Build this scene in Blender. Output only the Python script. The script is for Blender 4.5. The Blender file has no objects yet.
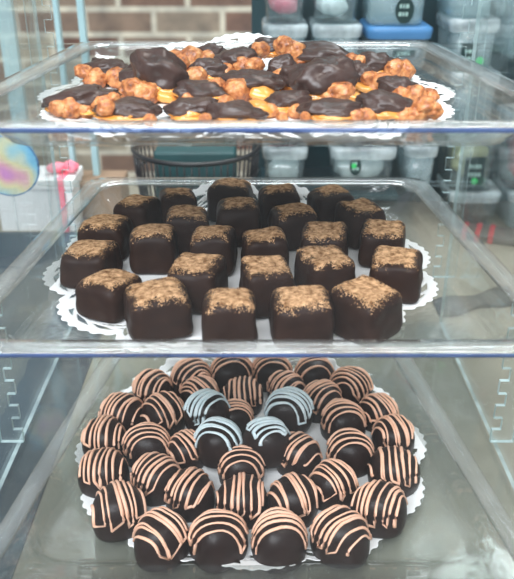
import bpy, bmesh, math, random
from mathutils import Vector, Matrix, noise
C = bpy.context.scene
COL = C.collection
random.seed(4)
PI = math.pi
# ------------------------------------------------------------------ camera
F = 760.0; PITCH = math.radians(26.5); CAMZ = 1.262
cam_d = bpy.data.cameras.new('camera'); cam = bpy.data.objects.new('camera', cam_d); COL.objects.link(cam)
cam.location = (0, 0, CAMZ); cam.rotation_euler = (PI/2 - PITCH, 0, 0)
cam_d.sensor_fit = 'HORIZONTAL'; cam_d.sensor_width = 36; cam_d.lens = 36*F/514
cam_d.clip_start = 0.01
cam_d.dof.use_dof = True; cam_d.dof.focus_distance = 0.50; cam_d.dof.aperture_fstop = 13.0
C.camera = cam
# ------------------------------------------------------------------ world, lights, exposure
w = bpy.data.worlds.new('room_light'); C.world = w; w.use_nodes = True
bg = w.node_tree.nodes['Background']; bg.inputs[0].default_value = (0.88, 0.94, 1.0, 1); bg.inputs[1].default_value = 0.42
def area(name, loc, target, sx, sy, power, col):
    d = bpy.data.lights.new(name, 'AREA'); d.shape = 'RECTANGLE'; d.size = sx; d.size_y = sy; d.energy = power; d.color = col
    o = bpy.data.objects.new(name, d); COL.objects.link(o); o.location = loc
    o.rotation_euler = (Vector(target) - Vector(loc)).to_track_quat('-Z', 'Y').to_euler()
area('shop_window_light', (-0.5, -1.0, 2.5), (0, .45, 1.0), 1.6, 1.1, 50, (0.93, 0.97, 1.0))
area('overhead_area_front', (0.5, 0.25, 2.7), (0, .5, 1.0), .5, .5, 9, (1, .95, .88))  # unseen area light added overhead at the front
area('overhead_area_back', (0.2, 1.35, 2.6), (0.0, 1.6, .9), 2.0, .4, 26, (0.92, 0.98, 1.0))  # unseen area light added above the space behind the case
C.view_settings.view_transform = 'Standard'; C.view_settings.look = 'None'
C.view_settings.exposure = 0.68; C.view_settings.gamma = 1; C.view_settings.use_curve_mapping = False
try:
    C.cycles.transparent_max_bounces = 40; C.cycles.max_bounces = 14
except Exception: pass

# ------------------------------------------------------------------ helpers
def ray(px, py):
    a = (px-257)/F; b = (py-289.5)/F; c, s = math.cos(PITCH), math.sin(PITCH)
    return Vector((a, c - b*s, -s - b*c))
def at_y(px, py, Y):
    d = ray(px, py); t = Y/d.y; return Vector((d.x*t, Y, CAMZ + d.z*t))
def at_z(px, py, Z):
    d = ray(px, py); t = (Z-CAMZ)/d.z; return Vector((d.x*t, d.y*t, Z))
def depth(p): return p.y*math.cos(PITCH) - (p.z-CAMZ)*math.sin(PITCH)

def obj(name, bm, mats, parent=None, smooth=True, loc=None, rz=0):
    me = bpy.data.meshes.new(name); bm.normal_update(); bm.to_mesh(me); bm.free()
    if not isinstance(mats, (list, tuple)): mats = [mats]
    for m in mats: me.materials.append(m)
    for p in me.polygons: p.use_smooth = smooth
    o = bpy.data.objects.new(name, me); COL.objects.link(o)
    if parent: o.parent = parent
    if loc is not None: o.location = loc
    if rz: o.rotation_euler = (0, 0, rz)
    return o
def tag(o, label=None, cat=None, group=None, kind=None):
    if label: o['label'] = label
    if cat: o['category'] = cat
    if group: o['group'] = group
    if kind: o['kind'] = kind
    return o
def thing(name, loc, label, cat, group=None, rz=0):
    o = bpy.data.objects.new(name, None); COL.objects.link(o); o.location = loc; o.rotation_euler = (0, 0, rz)
    o.empty_display_size = .01
    return tag(o, label, cat, group)
def bx(bm, x0, x1, y0, y1, z0, z1, bev=0, mi=0):
    r = bmesh.ops.create_cube(bm, size=1)
    M = Matrix.Translation(((x0+x1)/2, (y0+y1)/2, (z0+z1)/2)) @ Matrix.Diagonal((x1-x0, y1-y0, z1-z0, 1))
    bmesh.ops.transform(bm, matrix=M, verts=r['verts'])
    fs = set(f for v in r['verts'] for f in v.link_faces)
    for f in fs: f.material_index = mi
    if bev:
        es = list(set(e for v in r['verts'] for e in v.link_edges))
        bmesh.ops.bevel(bm, geom=es, offset=bev, segments=2, affect='EDGES', profile=.6)
def tube(bm, pts, r, n=8, flat=1.0, taper=True):
    pts = [Vector(p) for p in pts]; rings = []
    for i, p in enumerate(pts):
        t = (pts[min(i+1, len(pts)-1)] - pts[max(i-1, 0)])
        t = t.normalized() if t.length > 1e-9 else Vector((1, 0, 0))
        up = Vector((0, 0, 1)); 
        if abs(t.z) > .93: up = Vector((0, 1, 0))
        s = t.cross(up).normalized(); u = s.cross(t)
        rr = r(i/(len(pts)-1)) if callable(r) else r
        rings.append([bm.verts.new(p + s*rr*math.cos(2*PI*k/n) + u*rr*flat*math.sin(2*PI*k/n)) for k in range(n)])
    for a, b in zip(rings, rings[1:]):
        for k in range(n): bm.faces.new((a[k], a[(k+1) % n], b[(k+1) % n], b[k]))
    bm.faces.new(rings[0][::-1]); bm.faces.new(rings[-1])
def prism(bm, outline, origin, ax, ay, an, th, mi_face=0, mi_edge=1):
    """outline (list of 2D) in plane ax, ay ; extruded th along an"""
    o = Vector(origin); ax = Vector(ax); ay = Vector(ay); an = Vector(an)
    A = [bm.verts.new(o + ax*x + ay*y) for x, y in outline]
    B = [bm.verts.new(v.co + an*th) for v in A]
    f = bm.faces.new(A[::-1]); f.material_index = mi_face
    f = bm.faces.new(B); f.material_index = mi_face
    n = len(A)
    for k in range(n):
        f = bm.faces.new((A[k], A[(k+1) % n], B[(k+1) % n], B[k])); f.material_index = mi_edge
def rings_mesh(bm, loops, closed=False, mis=None):
    R = [[bm.verts.new(p) for p in L] for L in loops]; n = len(R[0])
    for j, (a, b) in enumerate(zip(R, R[1:])):
        for k in range(n):
            f = bm.faces.new((a[k], a[(k+1) % n], b[(k+1) % n], b[k]))
            if mis: f.material_index = mis[j]
    return R

# ------------------------------------------------------------------ materials
def nt(name):
    m = bpy.data.materials.new(name); m.use_nodes = True; t = m.node_tree
    return m, t, t.nodes['Principled BSDF'], t.nodes['Material Output']
def coords(t, scale=1, kind='Object'):
    tc = t.nodes.new('ShaderNodeTexCoord'); mp = t.nodes.new('ShaderNodeMapping'); mp.inputs['Scale'].default_value = (scale, scale, scale) if not isinstance(scale, tuple) else scale
    t.links.new(tc.outputs[kind], mp.inputs[0]); return mp.outputs[0]
def noise_n(t, vec, sc, det=4, rough=.55):
    n = t.nodes.new('ShaderNodeTexNoise'); n.inputs['Scale'].default_value = sc; n.inputs['Detail'].default_value = det; n.inputs['Roughness'].default_value = rough
    t.links.new(vec, n.inputs['Vector']); return n.outputs['Fac']
def ramp(t, fac, stops):
    r = t.nodes.new('ShaderNodeValToRGB'); t.links.new(fac, r.inputs[0])
    e = r.color_ramp.elements
    while len(e) < len(stops): e.new(.5)
    for k, (p, c) in enumerate(stops): e[k].position = p; e[k].color = (*c, 1)
    return r.outputs[0]
def bump(t, b, h, st, dist):
    n = t.nodes.new('ShaderNodeBump'); n.inputs['Strength'].default_value = st; n.inputs['Distance'].default_value = dist
    t.links.new(h, n.inputs['Height']); t.links.new(n.outputs[0], b.inputs['Normal'])
def simple(name, c1, c2=None, rough=.5, nsc=30, bsc=None, bst=.3, bd=.001, metal=0, coat=0, spec=.5, trans=0):
    m, t, b, o = nt(name); v = coords(t)
    if c2: t.links.new(ramp(t, noise_n(t, v, nsc), [(.32, c1), (.68, c2)]), b.inputs['Base Color'])
    else: b.inputs['Base Color'].default_value = (*c1, 1)
    b.inputs['Roughness'].default_value = rough; b.inputs['Metallic'].default_value = metal
    b.inputs['Specular IOR Level'].default_value = spec
    b.inputs['Coat Weight'].default_value = coat; b.inputs['Coat Roughness'].default_value = .15
    if bsc: bump(t, b, noise_n(t, v, bsc), bst, bd)
    return m
def clear(name, tint=(.93, .965, .965), haze=.05, hazecol=(.75, .82, .84), rough=.03, ior=1.49, gl=1.0, streak=False):
    """thin clear plastic: straight-through light, fresnel gloss, a little scuffing"""
    m = bpy.data.materials.new(name); m.use_nodes = True; t = m.node_tree; t.nodes.clear()
    o = t.nodes.new('ShaderNodeOutputMaterial'); tr = t.nodes.new('ShaderNodeBsdfTransparent'); tr.inputs[0].default_value = (*tint, 1)
    g = t.nodes.new('ShaderNodeBsdfGlossy'); g.inputs['Roughness'].default_value = rough; g.inputs['Color'].default_value = (gl, gl, gl, 1)
    d = t.nodes.new('ShaderNodeBsdfDiffuse'); d.inputs[0].default_value = (*hazecol, 1)
    fr = t.nodes.new('ShaderNodeFresnel'); gm = t.nodes.new('ShaderNodeNewGeometry')
    ir = t.nodes.new('ShaderNodeMapRange'); ir.inputs['To Min'].default_value = ior; ir.inputs['To Max'].default_value = 1/ior
    t.links.new(gm.outputs['Backfacing'], ir.inputs[0]); t.links.new(ir.outputs[0], fr.inputs['IOR'])
    m1 = t.nodes.new('ShaderNodeMixShader'); m2 = t.nodes.new('ShaderNodeMixShader')
    v = coords(t); n = noise_n(t, v, 26, 5, .6)
    mr = t.nodes.new('ShaderNodeMapRange'); mr.inputs['From Min'].default_value = .35; mr.inputs['From Max'].default_value = .75
    mr.inputs['To Min'].default_value = haze*.5; mr.inputs['To Max'].default_value = haze*1.8
    t.links.new(n, mr.inputs[0]); t.links.new(mr.outputs[0], m1.inputs[0])
    t.links.new(tr.outputs[0], m1.inputs[1]); t.links.new(d.outputs[0], m1.inputs[2])
    t.links.new(fr.outputs[0], m2.inputs[0]); t.links.new(m1.outputs[0], m2.inputs[1]); t.links.new(g.outputs[0], m2.inputs[2])
    bp = t.nodes.new('ShaderNodeBump'); bp.inputs['Strength'].default_value = .25; bp.inputs['Distance'].default_value = .002
    t.links.new(noise_n(t, v, 22, 2), bp.inputs['Height'])
    for s in (g,): t.links.new(bp.outputs[0], s.inputs['Normal'])
    t.links.new(m2.outputs[0], o.inputs[0]); return m

M = {}
M['acrylic'] = clear('clear_acrylic', tint=(.955, .965, .96), haze=.022)
M['case'] = clear('case_acrylic', tint=(.965, .98, .975), haze=.015)
M['pane'] = clear('front_pane_acrylic', tint=(.98, .985, .99), haze=.006, rough=.02)
M['edge'] = clear('acrylic_edge_glow', tint=(.66, .84, .86), haze=.55, hazecol=(.72, .88, .90), rough=.08)  # aqua edge tint; the pale haze paints in edge glow and highlight
M['rimtop'] = clear('tray_rim_acrylic', tint=(.92, .93, .93), haze=.12, hazecol=(.74, .74, .72), rough=.08)
M['blue_edge'] = clear('blue_tray_edge', tint=(.30, .40, .66), haze=.6, hazecol=(.09, .15, .38), rough=.2, gl=.5)
M['choc'] = simple('dark_chocolate', (.014, .0065, .0055), (.024, .012, .010), .36, 60, 90, .25, .0006, spec=.22)
M['choc_sq'] = simple('truffle_coating', (.024, .011, .008), (.034, .016, .011), .46, 120, 260, .35, .0005, spec=.15)
M['choc_turtle'] = simple('milk_dark_chocolate', (.040, .020, .016), (.070, .036, .028), .32, 60, 70, .5, .0012, spec=.4)
M['peach'] = simple('peach_icing', (.88, .47, .30), (.95, .58, .42), .42, 200, 150, .2, .0004)
M['white_ic'] = simple('pale_blue_white_icing', (.66, .80, .84), (.84, .92, .93), .4, 200, 150, .2, .0004)
M['paper'] = simple('white_paper_lace', (.84, .83, .82), (.90, .89, .88), .8, 40, 300, .25, .0003)
M['cocoa'] = simple('cocoa_powder', (.17, .075, .028), (.76, .46, .25), .95, 330, 900, .8, .0006, spec=.1)
M['caramel'] = simple('caramel', (.62, .22, .03), (.80, .36, .07), .22, 60, 60, .3, .001, coat=.5)
def nut_mat():
    m, t, b, o = nt('roasted_nut'); v = coords(t)
    c = ramp(t, noise_n(t, v, 170, 5, .65), [(.30, (.08, .022, .008)), (.44, (.38, .115, .032)), (.56, (.58, .23, .075)), (.74, (.82, .46, .21))])
    t.links.new(c, b.inputs['Base Color']); b.inputs['Roughness'].default_value = .4
    vo = t.nodes.new('ShaderNodeTexVoronoi'); vo.inputs['Scale'].default_value = 260; t.links.new(v, vo.inputs['Vector'])
    bump(t, b, vo.outputs['Distance'], .7, .0015); return m
M['nut'] = nut_mat()
def brick_mat():
    m, t, b, o = nt('old_brick'); v = coords(t)
    sx = t.nodes.new('ShaderNodeSeparateXYZ'); t.links.new(v, sx.inputs[0])
    cx = t.nodes.new('ShaderNodeCombineXYZ'); t.links.new(sx.outputs[0], cx.inputs[0]); t.links.new(sx.outputs[2], cx.inputs[1])
    br = t.nodes.new('ShaderNodeTexBrick'); br.inputs['Scale'].default_value = 1; br.inputs['Brick Width'].default_value = .215; br.inputs['Row Height'].default_value = .076
    br.inputs['Mortar Size'].default_value = .011; br.inputs['Mortar Smooth'].default_value = .5
    br.inputs['Color1'].default_value = (.15, .060, .042, 1); br.inputs['Color2'].default_value = (.40, .37, .29, 1); br.inputs['Mortar'].default_value = (.60, .57, .48, 1); br.inputs['Bias'].default_value = 0
    t.links.new(cx.outputs[0], br.inputs['Vector'])
    mx = t.nodes.new('ShaderNodeMix'); mx.data_type = 'RGBA'; mx.blend_type = 'MULTIPLY'; mx.inputs[0].default_value = .8
    t.links.new(br.outputs['Color'], mx.inputs[6]); t.links.new(ramp(t, noise_n(t, v, 14, 5), [(.3, (.45, .45, .45)), (.65, (1.25, 1.2, 1.1))]), mx.inputs[7])
    t.links.new(mx.outputs[2], b.inputs['Base Color']); b.inputs['Roughness'].default_value = .9
    bump(t, b, br.outputs['Fac'], -.5, .01); return m
M['brick'] = brick_mat()
def counter_mat():
    m, t, b, o = nt('stone_counter'); v = coords(t)
    c = ramp(t, noise_n(t, v, 5, 5, .6), [(.25, (.15, .135, .10)), (.5, (.30, .275, .215)), (.75, (.42, .39, .31))])
    t.links.new(c, b.inputs['Base Color']); b.inputs['Roughness'].default_value = .28; return m
M['counter'] = counter_mat()
M['floor'] = simple('shop_floor', (.05, .05, .05), (.10, .10, .095), .5, 3)
M['slate'] = simple('slate_blue_mat', (.030, .045, .060), (.055, .080, .10), .55, 6, spec=.3)
M['darkwall'] = simple('painted_wall', (.10, .11, .12), (.14, .15, .16), .7, 2)
M['darkteal'] = simple('dark_teal_paint', (.012, .045, .055), None, .4)
M['teal'] = simple('teal_box', (.006, .045, .050), (.01, .07, .075), .5, 20)
M['paleteal'] = simple('pale_teal_metal', (.30, .48, .52), (.42, .60, .62), .3, 10)
M['black'] = simple('black_wire', (.01, .01, .012), None, .35)
M['tub'] = clear('frosted_tub_plastic', tint=(.84, .92, .93), haze=.30, hazecol=(.62, .76, .80), rough=.2)
M['tubclear'] = clear('clear_tub_plastic', tint=(.93, .97, .97), haze=.06, hazecol=(.62, .76, .80), rough=.1)
M['lid'] = clear('frosted_lid_plastic', tint=(.75, .85, .87), haze=.55, hazecol=(.72, .82, .85), rough=.2)
M['bluelid'] = simple('blue_lid', (.06, .22, .48), (.10, .30, .60), .35, 10)
M['label'] = simple('dark_green_label', (.006, .035, .035), None, .5)
M['ink'] = simple('pale_ink', (.42, .62, .58), None, .6)
M['green'] = simple('bright_green_sticker', (.05, .75, .18), None, .5)
M['white'] = simple('white_packaging', (.78, .80, .80), (.86, .87, .86), .6, 12)
M['pink'] = simple('pink_candy', (.78, .10, .17), (.88, .32, .38), .4, 60, 80, .5, .004)
M['yellow'] = simple('yellow_candy', (.70, .62, .25), (.82, .75, .42), .4, 60)
M['red'] = simple('red_wrapper', (.55, .03, .05), None, .4)
M['wood'] = simple('brown_card', (.20, .13, .08), (.30, .2, .13), .6, 20)
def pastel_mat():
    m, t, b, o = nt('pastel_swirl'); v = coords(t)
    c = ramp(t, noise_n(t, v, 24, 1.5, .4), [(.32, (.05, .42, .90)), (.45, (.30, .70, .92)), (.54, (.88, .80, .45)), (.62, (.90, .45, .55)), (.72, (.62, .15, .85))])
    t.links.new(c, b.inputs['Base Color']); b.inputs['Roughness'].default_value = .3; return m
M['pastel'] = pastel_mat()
M['matte'] = simple('charcoal_matte', (.05, .05, .048), (.10, .10, .095), .8, 60)

# ------------------------------------------------------------------ setting
def struct(name, bm, m): return tag(obj(name, bm, m, None, False), kind='structure')
TOPZ = CAMZ - .357 - .009      # counter top
bm = bmesh.new(); bx(bm, -3, 3, 2.5, 2.6, 0, 3); struct('wall_back', bm, M['brick'])
bm = bmesh.new(); bx(bm, -4, 4, -7, 2.6, -.05, 0); struct('floor', bm, M['floor'])
bm = bmesh.new(); bx(bm, -4, 4, -7.1, -7, 0, 3.2); struct('wall_front', bm, M['darkwall'])

# counter
cnt = thing('counter', (0, .6, 0), 'grey-beige stone shop counter under the acrylic case and the tubs', 'counter')
bm = bmesh.new(); bx(bm, -1.1, 1.1, -.34, .48, TOPZ-.04, TOPZ, .004); obj('countertop', bm, M['counter'], cnt, False)
bm = bmesh.new(); bx(bm, -1.05, 1.05, -.32, .44, 0, TOPZ-.04); obj('cabinet', bm, M['darkteal'], cnt, False)

# ------------------------------------------------------------------ trays
def rrect(yf, yb, wf, wb, rad, z, n=8):
    """rounded trapezoid, front half-width wf at yf, back wb at yb"""
    def wid(y): return wf + (wb-wf)*(y-yf)/(yb-yf)
    pts = []
    for (sx, y0, sy, a0) in ((1, yf, 1, -PI/2), (1, yb, -1, 0), (-1, yb, -1, PI/2), (-1, yf, 1, PI)):
        cx = sx*(wid(y0+sy*rad)-rad); cy = y0 + sy*rad
        for k in range(n+1):
            a = a0 + (PI/2)*k/n; pts.append(Vector((cx + rad*math.cos(a), cy + rad*math.sin(a), z)))
        # straight side subdivision not needed
    return pts
T = [  # rim front Y, floor z, depth, rim front half-width, rim back half-width
    dict(Y=.338, z=CAMZ-.102, wf=.158, wb=.131, D=.252, H=.0145),
    dict(Y=.317, z=CAMZ-.210, wf=.160, wb=.134, D=.272, H=.017),
    dict(Y=.292, z=CAMZ-.357, wf=.168, wb=.128, D=.288, H=.017, fx=.024)]
RH = .017; INS = .021; DEP = .258
tray_labels = ['clear acrylic tray on the top level, under the nut and caramel clusters',
               'clear acrylic tray on the middle level, under the cocoa-dusted square truffles',
               'clear acrylic tray at the bottom of the case, under the striped round truffles']
def tray(t, label):
    DEP = t['D']; RH = t['H']
    r = thing('display_tray', (0, t['Y']+DEP/2, t['z']-.0025), label, 'tray', 'clear trays in the display case')
    y0 = -DEP/2; y1 = DEP/2; z0 = .0025
    fx = t.get('fx', 0)
    def L(ins, z, rad): return rrect(y0+ins+(fx if ins > .02 else (fx*.8 if ins > .0155 else 0)), y1-ins, t['wf']-ins, t['wb']-ins, rad, z0+z)
    fl = INS + .004
    bm = bmesh.new()
    loops = [L(.07, 0, .01), L(fl+.006, 0, .018), L(fl, .001, .022), L(fl-.003, .004, .024), L(INS-.005, RH-.006, .024), L(.0135, RH-.001, .020), L(.013, RH, .020),
             L(.013, RH-.0025, .020), L(INS-.003, RH-.007, .03), L(fl-.001, .002, .024), L(fl+.002, -.0015, .022), L(fl+.008, -.0025, .018), L(.07, -.0025, .01)]
    R = rings_mesh(bm, loops)
    bm.faces.new(R[0][::-1]); bm.faces.new(R[-1])
    obj('pan', bm, M['acrylic'], r)
    bm = bmesh.new()
    loops = [L(.0135, RH-.002, .020), L(.0128, RH+.0006, .020), L(.006, RH+.0014, .018), L(.0006, RH+.0008, .016), L(0, RH, .016), L(0, RH-.0022, .016), L(.002, RH-.0026, .016), L(.0135, RH-.002, .020)]
    mis = [0, 0, 0, 0, 1, 0, 0]
    rings_mesh(bm, loops, mis=mis); bmesh.ops.remove_doubles(bm, verts=bm.verts, dist=1e-5)
    for f in bm.faces:
        if f.material_index == 1 and f.calc_center_median().y > y0+.004: f.material_index = 0
    tag(obj('rim', bm, [M['rimtop'], M['blue_edge']], r), 'flat rim with a blue front edge')
    return r
for t, l in zip(T, tray_labels): tray(t, l)

# ------------------------------------------------------------------ case
BASEZ = TOPZ + .0013
case = thing('display_case', (0, .48, BASEZ), 'clear acrylic countertop pastry case holding three trays of chocolates', 'display case')
cz = CAMZ + .09 - BASEZ       # case height
SX = .178
def local(o): return o
bm = bmesh.new(); bx(bm, -SX, SX, -.20, .17, 0, .005); obj('base', bm, M['case'], case, False)
for s in (-1, 1):
    bm = bmesh.new()
    prism(bm, [(-.20, .005), (.17, .005), (.17, cz), (-.08, cz), (-.20, cz-.10)], (s*SX, 0, 0), (0, 1, 0), (0, 0, 1), (s, 0, 0), .003)
    obj('side_panel', bm, [M['case'], M['edge']], case, False)
    # notched racks: vertical comb boards standing out from the side panel
    for yy, zlow, wd in ((-.055, .034, .016), (.135, .07, .020)):
        bm = bmesh.new(); out = [(0, zlow), ]
        z = zlow; tooth = .0105; k = 0
        out = [(0, zlow), (wd, zlow)]
        while z < cz - .02:
            out += [(wd, z+tooth), (wd-.006, z+tooth), (wd-.006, z+tooth*1.9), (wd, z+tooth*1.9)]; z += tooth*1.9
        out += [(wd, cz), (0, cz)]
        prism(bm, out, (s*SX, yy, 0), (-s, 0, 0), (0, 0, 1), (0, 1, 0), .003)
        obj('notched_rack', bm, [M['case'], M['edge']], case, False)
bm = bmesh.new(); prism(bm, [(-SX, cz), (SX, cz), (SX, cz+.003), (-SX, cz+.003)], (0, .0, 0), (1, 0, 0), (0, 0, 1), (0, 1, 0), .17); obj('top_panel', bm, [M['case'], M['edge']], case, False)
bm = bmesh.new(); bx(bm, -SX, SX, -.203, -.20, 0, cz-.10); obj('front_pane', bm, M['pane'], case, False)
# tray runners
for t in T[:2]:
    for s in (-1, 1):
        bm = bmesh.new(); zz = t['z']+RH-.004-BASEZ
        bx(bm, min(s*SX, s*.120), max(s*SX, s*.120), .110, .116, zz-.004, zz-.0005); obj('tray_support', bm, M['case'], case, False)

# ------------------------------------------------------------------ doilies
def doily(t, cx, dc, R0, label, seed, lobes=15, slope=(.75, .9)):
    rnd = random.Random(seed)
    z0 = t['z'] + .0006
    eyF = t['Y']+INS+.012+t.get('fx', 0); eyB = t['Y']+t['D']-INS-.010
    cy = t['Y'] + dc
    NA = lobes*32
    rad = [0, .2, .4, .6, .72, .79] + [.845+.0066*k for k in range(23)] + [1.0]
    ph = rnd.random()*6
    bm = bmesh.new(); grid = []
    def P(i, rho):
        a = 2*PI*i/NA
        Rr = R0*(.915 + .09*abs(math.sin(lobes*a/2+ph))**.7)
        if rho > .98: Rr *= 1 + .006*(-1)**(i//2)
        r = Rr*rho; x = r*math.cos(a); y = cy + r*math.sin(a)
        z = z0 + .0006*math.sin(3*a+ph)*rho**3 + .0007
        for e, sg, sl in ((eyB, 1, slope[1]), (eyF, -1, slope[0])):
            s = (y-e)*sg
            if s > 0:
                an = min(1, s/.012)*sl
                y = e + sg*s*math.cos(an*.9); z += s*math.sin(an)
        return Vector((cx+x, y, z))
    for rho in rad: grid.append([bm.verts.new(P(i, rho)) for i in range(NA)] if rho > 0 else [bm.verts.new(P(0, 0))])
    for i in range(NA): bm.faces.new((grid[0][0], grid[1][i], grid[1][(i+1) % NA]))
    for j in range(1, len(rad)-1):
        for i in range(NA):
            rm = (rad[j]+rad[j+1])/2; hole = False
            u = (i % 32); jj = j-6
            if 0 <= jj < 18:
                band = jj//6; w = jj % 6
                if band == 0: hole = w < 4 and (u % 8) < 5
                elif band == 1: hole = w < 4 and ((u + 2*w) % 8) < 4
                else: hole = w < 4 and ((u - w) % 8) < 5 and 3 < u < 29
            if not hole: bm.faces.new((grid[j][i], grid[j+1][i], grid[j+1][(i+1) % NA], grid[j][(i+1) % NA]))
    loose = [v for v in bm.verts if not v.link_faces]; bmesh.ops.delete(bm, geom=loose, context='VERTS')
    o = obj('paper_doily', bm, M['paper']); tag(o, label, 'doily', 'paper doilies on the trays')
    md = o.modifiers.new('thickness', 'SOLIDIFY'); md.thickness = .0004; md.offset = 1
    return o
doily(T[0], -.006, .137, .127, 'white lace paper doily on the top tray beneath the nut clusters', 3, slope=(.5, .42), lobes=12)
doily(T[1], -.010, .141, .127, 'white lace paper doily on the middle tray beneath the square truffles', 5, slope=(.35, .7), lobes=12)
doily(T[2], -.004, .163, .129, 'white lace paper doily on the bottom tray beneath the striped truffles', 8, slope=(.35, .8), lobes=12)

# ------------------------------------------------------------------ round striped truffles
def lump(a, sd): return 1 + .035*math.sin(2*a+sd) + .025*math.sin(3*a+sd*2.3) + .018*math.sin(5*a+sd*1.7)
def ztop(rho, H): return H*max(0.0, 1-rho**2.7)**(1/2.15)
def round_body(bm, a, H, sd):
    n = 40; loops = []
    for k in range(1, 17):
        t = k/16*PI/2; rho = math.sin(t)**.9
        z = ztop(rho, H-.006)+.006
        loops.append([Vector((a*rho*lump(q, sd)*math.cos(q), a*rho*lump(q, sd)*math.sin(q), z)) for q in [2*PI*i/n for i in range(n)]])
    for rr, z in ((1.0, .004), (.97, .0015), (.96, 0)):
        loops.append([Vector((a*rr*lump(q, sd)*math.cos(q), a*rr*lump(q, sd)*math.sin(q), z)) for q in [2*PI*i/n for i in range(n)]])
    R = rings_mesh(bm, loops)
    top = bm.verts.new((0, 0, H))
    for i in range(n): bm.faces.new((top, R[0][i], R[0][(i+1) % n]))
    bm.faces.new(R[-1])
    bmesh.ops.recalc_face_normals(bm, faces=bm.faces)
def drizzle(bm, a, H, sd, ang, nl, off, spread, wd, rnd, curve=0.0, squig=False):
    """zigzag of thin icing drawn back and forth over the dome; ang is the plan direction of the lines"""
    ca, sa = math.cos(ang), math.sin(ang); pts = []
    ts = []
    us = [off + spread*(-1+2*k/(nl-1)) + rnd.uniform(-.065, .065) for k in range(nl)]
    for k, u in enumerate(us):
        u = max(-.93, min(.93, u)); u2 = max(-.95, min(.95, u + rnd.uniform(-.15, .15)))
        vm = math.sqrt(max(0.02, 1-u*u))*rnd.uniform(.93, 1.0)
        vm1, vm2 = vm, vm
        if squig: vm1 = vm*rnd.uniform(.55, .95); vm2 = vm*rnd.uniform(.6, .98)
        ss = [i/14*2-1 for i in range(15)]
        if k % 2: ss = ss[::-1]
        for s in ss:
            v = (vm1 if s < 0 else vm2)*math.sin(s*PI/2)
            uu = u + (u2-u)*(s+1)/2 + curve*(1-s*s)*.35 - curve*.18 + .015*math.sin(s*5+k)
            x = uu*ca*0 + v*ca - uu*sa; y = v*sa + uu*ca
            q = math.atan2(y, x); rho = min(math.hypot(x, y), .992)
            z = ztop(rho**(1), H-.006)+.006
            rr = a*rho*lump(q, sd)*1.012
            pts.append((rr*math.cos(q), rr*math.sin(q), z+.0003))
    r0 = wd
    tube(bm, pts, lambda t: r0*(1+.28*math.sin(t*37+sd)), 6, .75)
ST_Z = T[2]['z'] + .0018
def truffle(px, py, wpx, ang, label, col='peach', nl=7, off=0.0, spread=.85, curve=0.0, squig=False, H=None):
    lift = .008 if col == 'white' else 0
    c = at_z(px, py, ST_Z + lift + .0138); dd = depth(c); a = wpx/2*dd/F*1.05
    sd = px*.37+py*.11; rnd = random.Random(int(px*7+py))
    H = H or a*1.50
    r = thing('striped_truffle', (c.x, c.y, ST_Z+lift), label, 'truffle', 'round striped truffles on the bottom tray')
    bm = bmesh.new(); round_body(bm, a, H, sd); obj('chocolate_shell', bm, M['choc'], r)
    bm = bmesh.new(); drizzle(bm, a, H, sd, math.radians(ang), nl, off, spread, .00100 if col == 'peach' else .00128, rnd, curve, squig)
    obj('icing_drizzle', bm, M['peach'] if col == 'peach' else M['white_ic'], r)
P_ = 'peach-striped round truffle, '
STR = [
 (152, 386, 39, 55, P_+'leftmost of the back arc'),
 (191, 376, 40, 40, P_+'second from the left in the back arc'),
 (231, 370, 40, 8, P_+'third from left in the back arc, behind the upright-striped one'),
 (272, 369, 38, 5, P_+'fourth from the left in the back arc, its stripes level'),
 (314, 371, 38, 10, P_+'fifth in the back arc, with level stripes, near the right end'),
 (351, 384, 40, -35, P_+'rightmost of the back arc, stripes slanting down right'),
 (122, 411, 42, 62, P_+'on the left outer edge, just down left of the back arc'),
 (163, 411, 43, -48, P_+'stripes slanting down right, left of the white-striped ones'),
 (200, 391, 37, -45, P_+'peeking out behind the left rear white-striped truffle'),
 (243, 392, 38, 88, P_+'with upright stripes, between and behind the two rear white-striped ones'),
 (286, 385, 36, 40, P_+'directly behind the right rear white-striped truffle'),
 (322, 397, 40, 35, P_+'right of the right rear white-striped truffle, stripes rising right'),
 (379, 408, 37, -60, P_+'small, on the right outer edge next below the back arc'),
 (104, 434, 42, 80, P_+'second down the left outer edge from the back arc'),
 (235, 412, 34, 5, P_+'mostly hidden among the four white-striped ones'),
 (187, 445, 38, -50, P_+'half hidden at the left of the front left white-striped truffle'),
 (147, 442, 44, 12, P_+'with bunched level stripes, left inner ring under the down-right striped one'),
 (298, 450, 42, 48, P_+'at the right of the front right white-striped truffle'),
 (343, 418, 42, 8, P_+'with level stripes, upper of two such at the right inner ring'),
 (394, 432, 41, -70, P_+'steep stripes, third down the right outer edge'),
 (103, 468, 46, 86, P_+'tall, with straight upright stripes on the left outer edge'),
 (156, 474, 47, 55, P_+'stripes rising right, in the left inner ring below the level-striped one'),
 (241, 463, 42, 4, P_+'with level stripes, just in front of the two front white-striped ones'),
 (350, 448, 44, 4, P_+'with level stripes, lower of two such at the right inner ring'),
 (394, 467, 47, 84, P_+'with upright stripes on the right outer edge'),
 (190, 489, 47, 62, P_+'with steep stripes, behind the gap between the two left front-row truffles'),
 (333, 480, 46, -50, P_+'with stripes slanting down right, inside the right outer edge'),
 (118, 506, 52, -68, P_+'at the lower left corner of the ring, steep stripes'),
 (242, 496, 49, 90, P_+'with upright stripes, centred behind the middle of the front row'),
 (293, 496, 49, -65, P_+'with steep stripes leaning left, behind the third front-row truffle'),
 (380, 504, 51, 60, P_+'at the lower right corner of the ring, stripes leaning right'),
 (161, 534, 54, -35, P_+'first from the left in the front row'),
 (218, 535, 54, 2, P_+'second from the left in the front row, bare dark front'),
 (279, 535, 54, 6, P_+'third from the left in the front row, bare dark front'),
 (341, 532, 54, 36, P_+'last at the right end of the front row'),
]
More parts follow.
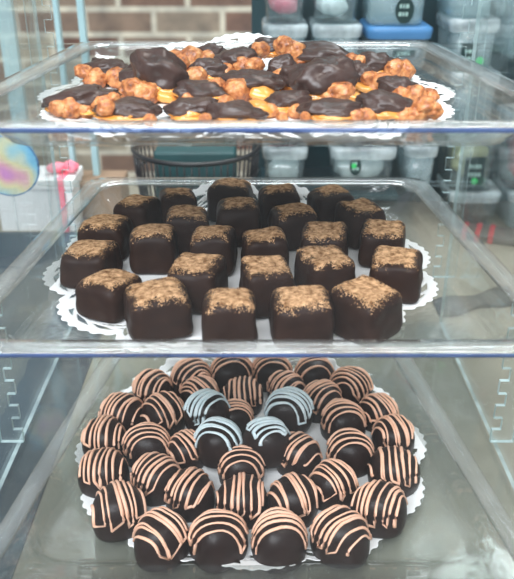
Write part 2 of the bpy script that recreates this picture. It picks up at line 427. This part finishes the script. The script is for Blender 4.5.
for (px, py, wp, an, lb) in STR:
    lev = abs(an) < 15
    truffle(px, py, wp*1.03, an if not lev else an, lb, nl=6 if lev else 8, off=.16 if lev else 0, spread=.70 if lev else .82, curve=.5 if lev else random.Random(px).uniform(-.3, .3))
for (px, py, wp, an, sq, lb) in [
 (207, 408, 43, 48, False, 'dark round truffle with white stripes rising right, rear left of the four white ones'),
 (289, 407, 45, -22, False, 'dark round truffle with white stripes, rear right of the four white ones'),
 (218, 438, 46, -20, False, 'white-striped dark truffle with bare front, front left of the four white ones'),
 (267, 438, 47, 20, True, 'dark round truffle with a loose white squiggle, front right of the four white ones')]:
    truffle(px, py, wp, an, lb, 'white', nl=7, off=.12, spread=.72, curve=.4, squig=sq)

# ------------------------------------------------------------------ square cocoa-dusted truffles
SQ_Z = T[1]['z'] + .0018
def sq_truffle(px, py, wpx, rot, label, dust=1.0, hs=1.0):
    """py is the image row of the far top edge"""
    sd = px*1.3+py*.7; rnd = random.Random(int(sd)); H = .0275*rnd.uniform(.95, 1.05)*hs
    c = at_z(px, py, SQ_Z + H); dd = depth(c)-.015
    wf = wpx*dd/F; k = abs(math.cos(math.radians(rot))) + abs(math.sin(math.radians(rot)))*.9
    a = wf/2*1.06/min(k, 1.18)
    c.y -= a*.86; c.x *= (c.y+.06)/(c.y+.06+a*.86)
    r = thing('square_truffle', (c.x, c.y, SQ_Z), label, 'truffle', 'cocoa-dusted truffles on the middle tray', math.radians(rot))
    bm = bmesh.new(); bmesh.ops.create_cube(bm, size=2)
    bmesh.ops.subdivide_edges(bm, edges=bm.edges, cuts=27, use_grid_fill=True)
    bxr = rnd.uniform(.93, 1.07)
    def shape(co):
        x, y, z = co
        n = 5.4
        L = (abs(x)**n+abs(y)**n+abs(z)**n)**(1/n)
        p = Vector((x, y, z))/L
        tw = 1 + .05*(-p.z)
        q = Vector((p.x*a*tw, p.y*a*bxr*tw, 0))
        zz = (p.z+1)/2*H
        if p.z > 0: zz += H*(.03*math.sin(p.x*2+sd)+.025*math.cos(p.y*2.4+sd))*p.z
        nn = noise.noise(Vector((p.x*1.6, p.y*1.6, p.z*1.6))+Vector((sd, 0, 0)))
        q *= 1+.05*nn; 
        if p.z < -.72: q *= 1 + .045*(-p.z-.72)/.28 + .03*max(0, noise.noise(Vector((p.x*4, p.y*4, sd))))
        q.z = zz*(1+.03*nn) if p.z > -.9 else zz
        return q, p
    pn = {}
    for v in bm.verts:
        q, p = shape(v.co); v.co = q; pn[v.index] = p
    zmin = min(v.co.z for v in bm.verts)
    for v in bm.verts: v.co.z -= zmin
    bm.normal_update(); bm.verts.ensure_lookup_table()
    # cocoa cap copied from the top of the shell with a speckled edge
    cb = bmesh.new(); mp = {}
    off = Vector((rnd.uniform(-.1, .1), rnd.uniform(-.1, .1)))
    def extra(f):
        p = Vector((0, 0, 0))
        for v in f.verts: p += pn[v.index]
        return p/len(f.verts)
    src = [f for f in bm.faces if f.normal.z > .35]
    tmp = bmesh.new(); vm = {}
    for f in src:
        vs = []
        for v in f.verts:
            if v.index not in vm: nv = tmp.verts.new(v.co + v.normal*.0005); vm[v.index] = nv
            vs.append(vm[v.index])
        tmp.faces.new(vs)
    bmesh.ops.subdivide_edges(tmp, edges=tmp.edges, cuts=2, use_grid_fill=True)
    dele = []
    for f in tmp.faces:
        m_ = f.calc_center_median(); u = Vector((m_.x/a - off.x, m_.y/a/bxr - off.y))
        e = max(abs(u.x), abs(u.y))
        d = (e-.74*dust)*3.0 + .55*noise.noise(Vector((m_.x*170, m_.y*170, m_.z*170+sd))) + .95*noise.noise(Vector((m_.x*1400, m_.y*1400, m_.z*1400+sd))) - .05
        if d > 0 or e > .99: dele.append(f)
    bmesh.ops.delete(tmp, geom=dele, context='FACES')
    obj('chocolate_shell', bm, M['choc_sq'], r)
    tag(obj('cocoa_powder', tmp, M['cocoa'], r), 'tan cocoa powder dusted on top')
    cb.free()
S_ = 'cocoa-dusted square truffle, '
SQ = [
 (156, 277, 71, 16, S_+'first from the left in the front row'),
 (229, 286, 54, 2, S_+'second from the left in the front row'),
 (302, 283, 62, 4, S_+'third from the left in the front row'),
 (367, 276, 68, 44, S_+'last in the front row, turned corner forward'),
 (108, 268, 60, -28, S_+'low one at left, just behind the first of the front row'),
 (197, 252, 60, -16, S_+'second row, between the first and second of the front row'),
 (267, 255, 56, 12, S_+'second row, between the second and third of the front row'),
 (326, 244, 58, 22, S_+'second row, behind the gap left of the corner-forward one'),
 (398, 246, 58, -14, S_+'at the far right edge, second row'),
 (89, 238, 56, -12, S_+'furthest left of all, middle of the left edge'),
 (152, 222, 46, 2, S_+'with a plain broad front, third row left'),
 (213, 224, 46, -6, S_+'small, third row just left of centre'),
 (265, 226, 48, 8, S_+'small, third row just right of centre'),
 (325, 220, 50, -8, S_+'third row, second from the right edge'),
 (384, 218, 50, -12, S_+'third row, at the right edge behind the far right one'),
 (104, 213, 52, -8, S_+'upper left edge, behind the furthest left one'),
 (137, 194, 46, -25, S_+'upper left, between the left edge one and the back row'),
 (187, 204, 44, 4, S_+'fourth row, in front of the leftmost of the back row'),
 (238, 196, 44, 2, S_+'fourth row centre, in front of the tallest looking back one'),
 (293, 202, 50, 14, S_+'fourth row, right of centre'),
 (361, 198, 46, 26, S_+'fourth row, right end with shaded top'),
 (177, 186, 42, 10, S_+'leftmost of the back row'),
 (230, 177, 46, -6, S_+'second from the left in the back row, round shouldered'),
 (279, 183, 42, 5, S_+'third from the left in the back row'),
 (331, 185, 46, 18, S_+'rightmost of the back row'),
]
for i, (px, py, wp, ro, lb) in enumerate(SQ): sq_truffle(px, py, wp, ro, lb, dust=1.0 if py > 200 else .85, hs={108: .76, 89: .84, 398: .92, 104: .9, 156: .93}.get(px, 1))

# ------------------------------------------------------------------ nut and caramel clusters
def blob(bm, c, rx, ry, rz, sd, amp=.12, fr=1.3, rot=0, sub=4, tilt=0, flat=False):
    r = bmesh.ops.create_icosphere(bm, subdivisions=sub, radius=1)
    Rm = Matrix.Rotation(rot, 3, 'Z') @ Matrix.Rotation(tilt, 3, 'Y')
    for v in r['verts']:
        d = v.co.normalized()
        n = noise.noise(d*fr + Vector((sd, sd*.7, 0))) + .45*noise.noise(d*fr*2.6 + Vector((sd*2, 0, 3)))
        k = 1 + amp*n*2
        p = Vector((d.x*rx*k, d.y*ry*k, d.z*rz*k))
        if flat and p.z < -rz*.35: p.z = -rz*.35 + (p.z+rz*.35)*.25
        v.co = Rm @ p + Vector(c)
def cluster(Y, choc, nuts, label, caramel=(), seed=1):
    cpx, cpy, cw, ch, tilt = choc
    c = at_y(cpx, cpy, Y); sc = depth(c)/F
    fl = T[0]['z']+.0022
    rnd = random.Random(seed*13+5)
    r = thing('nut_cluster', (c.x, c.y, fl if c.z-fl < .02 else c.z-.012), label, 'chocolate', 'nut clusters on the top tray')
    L = Vector(r.location)
    bm = bmesh.new(); rx = cw*sc/2*1.08; rz = max(ch*sc/2*1.1, .006); ry = min(rx*.75, .017)
    cc = at_y(cpx, cpy, Y+ry*.5) - L
    if c.z - rz < fl: cc.z = fl + rz*.95 - L.z
    blob(bm, cc, rx, ry, rz, seed*3.1, .15, 1.7, 0, 4, math.radians(tilt))
    # ridge where coating folds over the top
    obj('chocolate_coating', bm, M['choc_turtle'], r)
    for i, (nx, ny, nr) in enumerate(nuts):
        p = at_y(nx, ny, Y - .004 - .002*(i % 2)); rr = nr*depth(p)/F*1.18
        p.z = max(p.z, fl + rr*.55)
        bm = bmesh.new(); blob(bm, p-L, rr*rnd.uniform(1.0, 1.25), rr*rnd.uniform(.8, 1), rr*rnd.uniform(.8, .95), seed+i*7.7, .085, 1.9, rnd.uniform(-1, 1), 4, rnd.uniform(-.4, .4))
        obj('nut', bm, M['nut'], r)
    # caramel that holds the nuts: a low pool under the cluster plus drawn-out tongues
    bm = bmesh.new()
    blob(bm, Vector((0, ry*.25, 0)) + Vector((cc.x, 0, max(cc.z-rz*.7, .003))), rx*.86, ry*.9, max(.003, rz*.42), seed*5.3, .14, 2)
    for (kx, ky, kw, kh) in caramel:
        p = at_y(kx, ky, Y-.003); s2 = depth(p)/F
        p.z = max(p.z, fl+.003)
        blob(bm, p-L, kw*s2/2, .008, kh*s2/2, seed*2.2+kx, .12, 1.7, 0, 3, .3)
    obj('caramel', bm, M['caramel'], r)
K_ = 'chocolate nut cluster '
CL = [
 (.415, (80, 100, 66, 25, -8), [(72, 113, 11), (58, 108, 8), (86, 114, 8), (106, 104, 9), (113, 100, 7)], K_+'lying long and low at the far left front', ()),
 (.395, (127, 111, 60, 17, 0), [(106, 108, 8), (150, 120, 6)], K_+'flat and greyish, second from the left at the front', ()),
 (.495, (109, 69, 46, 19, 5), [(97, 82, 10), (117, 78, 11), (84, 72, 7), (92, 86, 7)], K_+'at the back left, behind the long low one', ()),
 (.450, (160, 74, 54, 42, 28), [(135, 90, 12), (146, 95, 12), (128, 93, 8)], K_+'tall and leaning right, a big smooth one left of centre', [(166, 104, 30, 14), (190, 97, 40, 9)]),
 (.400, (192, 109, 52, 18, -5), [(215, 116, 5)], K_+'low and dark, beneath the caramel tongue of the leaning one', ()),
 (.490, (209, 69, 36, 16, 5), [(192, 79, 12), (180, 64, 8)], K_+'small, right behind the leaning one with a round nut in front', ()),
 (.540, (211, 53, 30, 9, 0), [(192, 58, 11), (175, 57, 8), (205, 60, 9), (137, 60, 5)], K_+'thin, at the back against the raised doily', ()),
 (.500, (236, 61, 46, 22, -6), [(243, 66, 9), (254, 66, 8), (226, 71, 8)], K_+'rear centre, two nuts showing on its face', ()),
 (.455, (252, 83, 58, 24, 3), [(238, 98, 13), (217, 88, 9), (221, 98, 8)], K_+'centre, with one big round nut beneath its front edge', [(224, 105, 26, 8), (262, 108, 32, 18)]),
 (.530, (271, 46, 36, 14, 0), [(292, 53, 12), (284, 46, 9), (261, 50, 8), (298, 59, 8)], K_+'topmost of the heap, rough nuts on its right', ()),
 (.490, (283, 69, 28, 24, 8), [(290, 84, 9), (284, 102, 12), (277, 94, 8), (291, 98, 8)], K_+'narrow, with a column of crusty nuts hanging down its front', ()),
 (.520, (324, 56, 58, 22, 10), [(352, 59, 6)], K_+'smooth, at the back right of the heap top', ()),
 (.435, (322, 80, 64, 42, -14), [(338, 93, 12), (330, 98, 8)], K_+'biggest of all, tall and smooth right of centre', [(352, 96, 30, 10)]),
 (.395, (332, 111, 62, 16, 0), [(357, 116, 6), (305, 117, 5)], K_+'flat and low, below the biggest one', ()),
 (.510, (376, 64, 36, 21, 6), [(403, 70, 10), (394, 69, 9), (359, 61, 6)], K_+'rounded, at the back right with nuts trailing right', ()),
 (.470, (357, 77, 28, 26, 30), [(370, 79, 8), (382, 82, 9), (375, 92, 8)], K_+'small tilted one wedged right of the biggest', [(368, 90, 40, 9)]),
 (.450, (398, 87, 40, 12, 12), [(401, 96, 9), (416, 95, 10), (428, 98, 8)], K_+'thin curved one near the right edge, above the crumbly nuts', ()),
 (.405, (388, 107, 56, 22, 8), [(424, 106, 10), (433, 110, 8), (403, 117, 8), (366, 118, 8), (418, 115, 9)], K_+'front right end, ringed with crumbly nuts', ()),
 (.440, (203, 101, 50, 18, 6), [(190, 108, 7), (226, 106, 7)], K_+'half hidden in the dark gap right of the leaning one', ()),
 (.465, (300, 92, 40, 26, 10), [(302, 104, 9)], K_+'in shadow, between the crusty nut column and the biggest one', ()),
 (.415, (288, 111, 46, 14, -6), [(270, 112, 8), (298, 115, 8)], K_+'low in front of the crusty nut column', [(262, 108, 30, 14)]),
 (.480, (150, 84, 50, 22, 0), [(160, 88, 8)], K_+'mostly buried behind the leaning one', ()),
 (.480, (345, 92, 50, 20, 0), [(352, 99, 7)], K_+'buried behind the biggest one, only edges showing', ()),
 (.390, (235, 114, 58, 10, 0), [(282, 117, 5), (205, 118, 5)], K_+'lowest at the front centre, just above the rim', ()),
]
for i, (Y, ch, nu, lb, ca) in enumerate(CL): cluster(Y, ch, nu, lb, ca, i+1)

# ------------------------------------------------------------------ tubs behind the case
def glyphs(bm, x0, x1, z0, z1, y, rows, seed):
    rnd = random.Random(seed)
    h = (z1-z0)/rows
    for j in range(rows):
        x = x0 + rnd.uniform(0, .1)*(x1-x0)
        while x < x1 - .002:
            wv = rnd.uniform(.0016, .004); bx(bm, x, min(x+wv, x1), y, y+.0003, z0+h*j+h*.3, z0+h*j+h*.8); x += wv + .0012
def tub(px0, px1, ytop, ybot, Y, label, content=None, lid='lid', lab=None, dot=None, dp=.09, text=True):
    """ytop / ybot: image rows of top of lid and bottom of tub at distance Y"""
    a = at_y(px0, ybot, Y); b = at_y(px1, ytop, Y); W = b.x-a.x; H = b.z-a.z
    r = thing('plastic_tub', ((a.x+b.x)/2, Y, a.z), label, 'tub', 'plastic tubs behind the case')
    hw = W/2; lh = min(.014, H*.25)
    bm = bmesh.new()
    loops = []
    for ins, z, rad in ((.006, 0, .01), (.004, .002, .012), (.002, H-lh, .012), (.0035, H-lh, .011), (.0055, .004, .011), (.008, .003, .009)):
        q = rrect(0+ins, dp-ins, hw-ins, hw-ins, rad, z, 4); loops.append(q)
    R = rings_mesh(bm, loops); bm.faces.new(R[0][::-1]); bm.faces.new(R[-1])
    obj('tub_body', bm, M['tubclear' if content else 'tub'], r)
    bm = bmesh.new(); loops = []
    for ins, z, rad in ((.0, H-lh-.001, .012), (-.001, H-lh*.6, .012), (-.001, H-.002, .012), (.002, H, .012), (.012, H, .01), (.014, H-.003, .01)):
        loops.append(rrect(ins, dp-ins, hw-ins, hw-ins, rad, z, 4))
    R = rings_mesh(bm, loops); bm.faces.new(R[-1])
    obj('lid', bm, M[lid], r)
    if content:
        rnd = random.Random(int(px0+ybot)); 
        mat, fill = content; bm = bmesh.new()
        for k in range(34):
            bs = min(W, H)*.21
            blob(bm, (rnd.uniform(-hw+.017, hw-.017), rnd.uniform(.018, dp-.018), .006+bs*.8+rnd.uniform(0, max(.001, (H-lh)*fill-bs*1.6))), bs, bs*.8, bs*.8, k, .1, 1.4, 0, 2)
        tag(obj('sweets', bm, M[mat], r), kind='stuff')
    if lab:
        kind, lx, lz, lw, lhh = lab
        bm = bmesh.new(); cx = lx*hw; cz_ = lz*(H-lh)
        if kind == 'oval':
            prism(bm, [(cx+lw*hw*math.cos(2*PI*k/28), cz_+lhh*(H-lh)*math.sin(2*PI*k/28)) for k in range(28)], (0, .0018, 0), (1, 0, 0), (0, 0, 1), (0, -1, 0), .0012, 0, 0)
        else:
            bx(bm, cx-lw*hw, cx+lw*hw, .0006, .0018, cz_-lhh*(H-lh), cz_+lhh*(H-lh))
        lo = obj('label', bm, M['label'], r, False); tag(lo, 'dark green sticker with pale lettering')
        if text:
            bm = bmesh.new(); glyphs(bm, cx-lw*hw*.65, cx+lw*hw*.65, cz_-lhh*(H-lh)*.6, cz_+lhh*(H-lh)*.6, .0002, 2, int(px0)); obj('lettering', bm, M['ink'], lo, False)
    if dot:
        dx, dz, dr = dot; bm = bmesh.new()
        prism(bm, [(dx*hw+dr*math.cos(2*PI*k/20), dz*(H-lh)+dr*math.sin(2*PI*k/20)) for k in range(20)], (0, .0004, 0), (1, 0, 0), (0, 0, 1), (0, -1, 0), .001, 0, 0)
        obj('round_sticker', bm, M['green'], r, False)
    return r
YS = .90
def col(px0, px1, rows, Y=YS, **kw):
    for (yt, yb, lb, kws) in rows: tub(px0, px1, yt, yb, Y, lb, **kws)
col(263, 308, [(-32, 24, 'clear tub filled with pink-red sweets, behind the heap of nut clusters', dict(content=('pink', .5))),
               (25, 72, 'pale tub with white lid, below the tub of pink sweets', dict()),
               (148, 192, 'pale tub behind the middle tray, left of the one with an oval label', dict(content=('white', .5)))])
col(312, 363, [(-24, 24, 'clear tub with white contents and a green sticker, right of the pink sweets', dict(content=('white', .45), dot=(.3, 1.0, .004))),
               (25, 72, 'pale tub with a small dark rectangular label, just above the heap', dict(lab=('rect', -.2, .66, .35, .12)))])
col(366, 434, [(-40, 26, 'large clear tub with a dark oval label at the top of the photo', dict(lab=('oval', .22, .30, .30, .26))),
               (27, 72, 'pale tub with a bright blue lid and dark label', dict(lid='bluelid', lab=('rect', .15, .55, .34, .10)))])
col(330, 398, [(148, 192, 'pale tub with a dark oval label and green mark, seen between the trays', dict(content=('white', .6), lab=('oval', -.25, .78, .18, .28), dot=(-.3, .8, .003)))])
col(403, 440, [(146, 194, 'pale tub seen between trays, right of the one with oval label', dict())])
col(447, 503, [(-40, 18, 'frosted tub at the top right corner behind the case', dict()),
               (19, 72, 'frosted tub with dark label and bright green mark, right of the blue-lidded one', dict(lab=('rect', -.15, .42, .35, .3), dot=(.28, .28, .0045))),
               (73, 128, 'frosted tub behind the right side of the top tray', dict()),
               (130, 192, 'clear tub of yellow sweets with a dark label and green ring', dict(content=('yellow', .8), lab=('rect', .05, .42, .42, .27), dot=(.1, .22, .004))),
               (193, 231, 'lowest tub at right with dark contents, standing on the counter', dict(content=('wood', .7)))])
col(506, 560, [(-20, 60, 'tub cut off by the right edge of the photo, upper of two', dict()),
               (120, 192, 'clear tub of red sweets cut off by the right edge', dict(content=('red', .8))),
               (193, 231, 'lowest tub cut off by the right edge of the photo', dict())])
# shelf unit carrying the tubs
sh = thing('shelf_unit', (.0, YS+.05, TOPZ), 'dark teal shelf unit behind the case carrying plastic tubs', 'shelf')
def shelf_z(py): return at_y(257, py, YS).z - TOPZ
xl = at_y(255, 20, YS).x; xr = at_y(580, 20, YS).x
for py in (72.5, 193.5):
    bm = bmesh.new(); z = shelf_z(py); bx(bm, xl, .175 if py > 100 else at_y(442, 20, YS).x, -.055, .06, z-.006, z-.0005); obj('shelf_board', bm, M['darkteal'], sh, False)
p = at_y(256.5, 10, YS)
for x in (p.x, xr):
    bm = bmesh.new(); bx(bm, x-.0055, x+.0055, -.06, -.048, 0, .50); obj('post', bm, M['darkteal'], sh, False)
bm = bmesh.new(); bx(bm, xl, xr, .06, .068, 0, .52); obj('back_panel', bm, M['darkteal'], sh, False)

# wire basket with teal box between the trays
c = at_y(198, 192, .84)
r = thing('wire_basket', (c.x, .84, TOPZ), 'black round wire basket behind the middle tray', 'basket')
hz = c.z - TOPZ; Rb = .071
bm = bmesh.new()
zt = at_y(198, 146, .84).z-TOPZ
for k, (rr, z) in enumerate(((.058, .004), (.066, hz+.002), (.069, (hz+zt)/2), (Rb, zt))):
    tube(bm, [(rr*math.cos(2*PI*i/40), rr*math.sin(2*PI*i/40), z) for i in range(41)], .0026 if k == 3 else .0016, 6)
obj('hoops', bm, M['black'], r)
bm = bmesh.new()
for i in range(56):
    a = 2*PI*i/56
    tube(bm, [(rr*math.cos(a), rr*math.sin(a), z) for rr, z in ((.004, .003), (.058, .003), (.066, hz+.002), (.069, (hz+zt)/2), (Rb, zt))], .0011, 5)
tag(obj('upright_wires', bm, M['black'], r), kind='stuff')
bm = bmesh.new(); bx(bm, -.045, .045, -.030, .030, 0, zt-.004, .003); o = obj('gift_box', bm, M['teal'], None, True, (c.x, .84, TOPZ+.0050)); tag(o, 'dark teal box standing in the black wire basket', 'box')

# striped packet on the counter, right
c = at_z(490, 238, TOPZ)
r = thing('candy_packet', (c.x, c.y, TOPZ), 'dark packet with red stripes lying on the counter by the tubs', 'packet', None, -.35)
bm = bmesh.new(); bx(bm, -.04, .045, -.02, .02, 0, .010, .003); obj('wrapper', bm, M['matte'], r)
bm = bmesh.new()
for k in range(3): bx(bm, -.034+k*.016, -.028+k*.016, -.0202, .0202, .0005, .0106)
obj('stripes', bm, M['red'], r, False)
# dark cloth strip on the counter, standing in for a reflection at right
bm = bmesh.new()
a = at_z(436, 310, TOPZ); b = at_z(512, 296, TOPZ)
N = 24
vs = []
for i in range(N+1):
    t = i/N; x = a.x+(b.x-a.x)*t; y = a.y+(b.y-a.y)*t
    wv = .018+.004*math.sin(t*9); zz = .003+.0015*math.sin(t*14)
    vs.append([bm.verts.new((x, y-wv, TOPZ+.0008)), bm.verts.new((x, y-wv*.5, TOPZ+zz)), bm.verts.new((x, y+wv*.5, TOPZ+zz*1.2)), bm.verts.new((x, y+wv*1.1, TOPZ+.0008))])
for p, q in zip(vs, vs[1:]):
    for k in range(3): bm.faces.new((p[k], q[k], q[k+1], p[k+1]))
    bm.faces.new((p[0], p[3], q[3], q[0]))
bm.faces.new(vs[0]); bm.faces.new(vs[-1][::-1])
bmesh.ops.recalc_face_normals(bm, faces=bm.faces)
M['matte'] = simple('charcoal_matte', (.05, .05, .048), (.10, .10, .095), .8, 60)

tag(obj('reflection_strip', bm, M['matte']), 'charcoal cloth strip standing in for a reflection right of the case', 'matte')

# ------------------------------------------------------------------ left side surroundings
# slate-blue board to the left of the case
bm = bmesh.new(); bx(bm, -.75, -.150, +.262, .895, TOPZ, TOPZ+.0012)
tag(obj('counter_mat', bm, M['slate'], None, False), 'slate-blue mat lying on the counter at left, partly under the case', 'mat')
# upright pale teal posts at back left
for px, wd, lb in ((12, .020, 'wide pale teal upright post at the far left of the photo'), (62, .006, 'thin pale teal upright rod, left of two near the brick wall'), (86, .008, 'thin pale teal upright rod, right of two near the brick wall')):
    p = at_y(px, 60, .98)
    r = thing('metal_post', (p.x, .98, TOPZ), lb, 'post', 'pale teal posts at the back left')
    bm = bmesh.new(); bx(bm, -wd/2, wd/2, -.006, .006, .004, .52, .001); obj('upright', bm, M['paleteal'], r, False)
    bm = bmesh.new(); bx(bm, -wd*.9, wd*.9, -.012, .012, 0, .004, .001); obj('foot_plate', bm, M['paleteal'], r, False)
# white boxes and pink bow at left between trays
c = at_z(60, 215, TOPZ)
r = thing('gift_carton', (c.x, .93, TOPZ), 'white carton with a pink ribbon behind the left of the case', 'carton')
bm = bmesh.new(); bx(bm, -.06, .035, -.03, .03, 0, .055, .002); obj('carton_body', bm, M['white'], r, False)
bm = bmesh.new(); bx(bm, -.062, .037, -.032, .032, .055, .068, .002); obj('carton_lid', bm, M['white'], r, False)
bm = bmesh.new(); blob(bm, (.012, -.004, .076), .012, .008, .007, 2, .1, 2, .4, 3); blob(bm, (.030, -.004, .077), .011, .008, .008, 5, .1, 2, -.4, 3); bx(bm, .016, .026, -.0335, .0335, .0, .0695, .001); obj('ribbon', bm, M['pink'], r)
c = at_z(108, 200, TOPZ)
bm = bmesh.new(); bx(bm, -.035, .035, -.03, .03, 0, .05, .003)
tag(obj('brown_carton', bm, M['wood'], None, False, (c.x, .97, TOPZ)), 'brown carton between the white carton and the wire basket', 'carton')
# pastel disc on an added stem left of the case, replacing a round pane mark
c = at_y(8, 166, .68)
r = thing('pastel_disc', (c.x, .68, TOPZ+.0012), 'round pastel rainbow disc with pale blue ring, left of the middle tray', 'roundel')
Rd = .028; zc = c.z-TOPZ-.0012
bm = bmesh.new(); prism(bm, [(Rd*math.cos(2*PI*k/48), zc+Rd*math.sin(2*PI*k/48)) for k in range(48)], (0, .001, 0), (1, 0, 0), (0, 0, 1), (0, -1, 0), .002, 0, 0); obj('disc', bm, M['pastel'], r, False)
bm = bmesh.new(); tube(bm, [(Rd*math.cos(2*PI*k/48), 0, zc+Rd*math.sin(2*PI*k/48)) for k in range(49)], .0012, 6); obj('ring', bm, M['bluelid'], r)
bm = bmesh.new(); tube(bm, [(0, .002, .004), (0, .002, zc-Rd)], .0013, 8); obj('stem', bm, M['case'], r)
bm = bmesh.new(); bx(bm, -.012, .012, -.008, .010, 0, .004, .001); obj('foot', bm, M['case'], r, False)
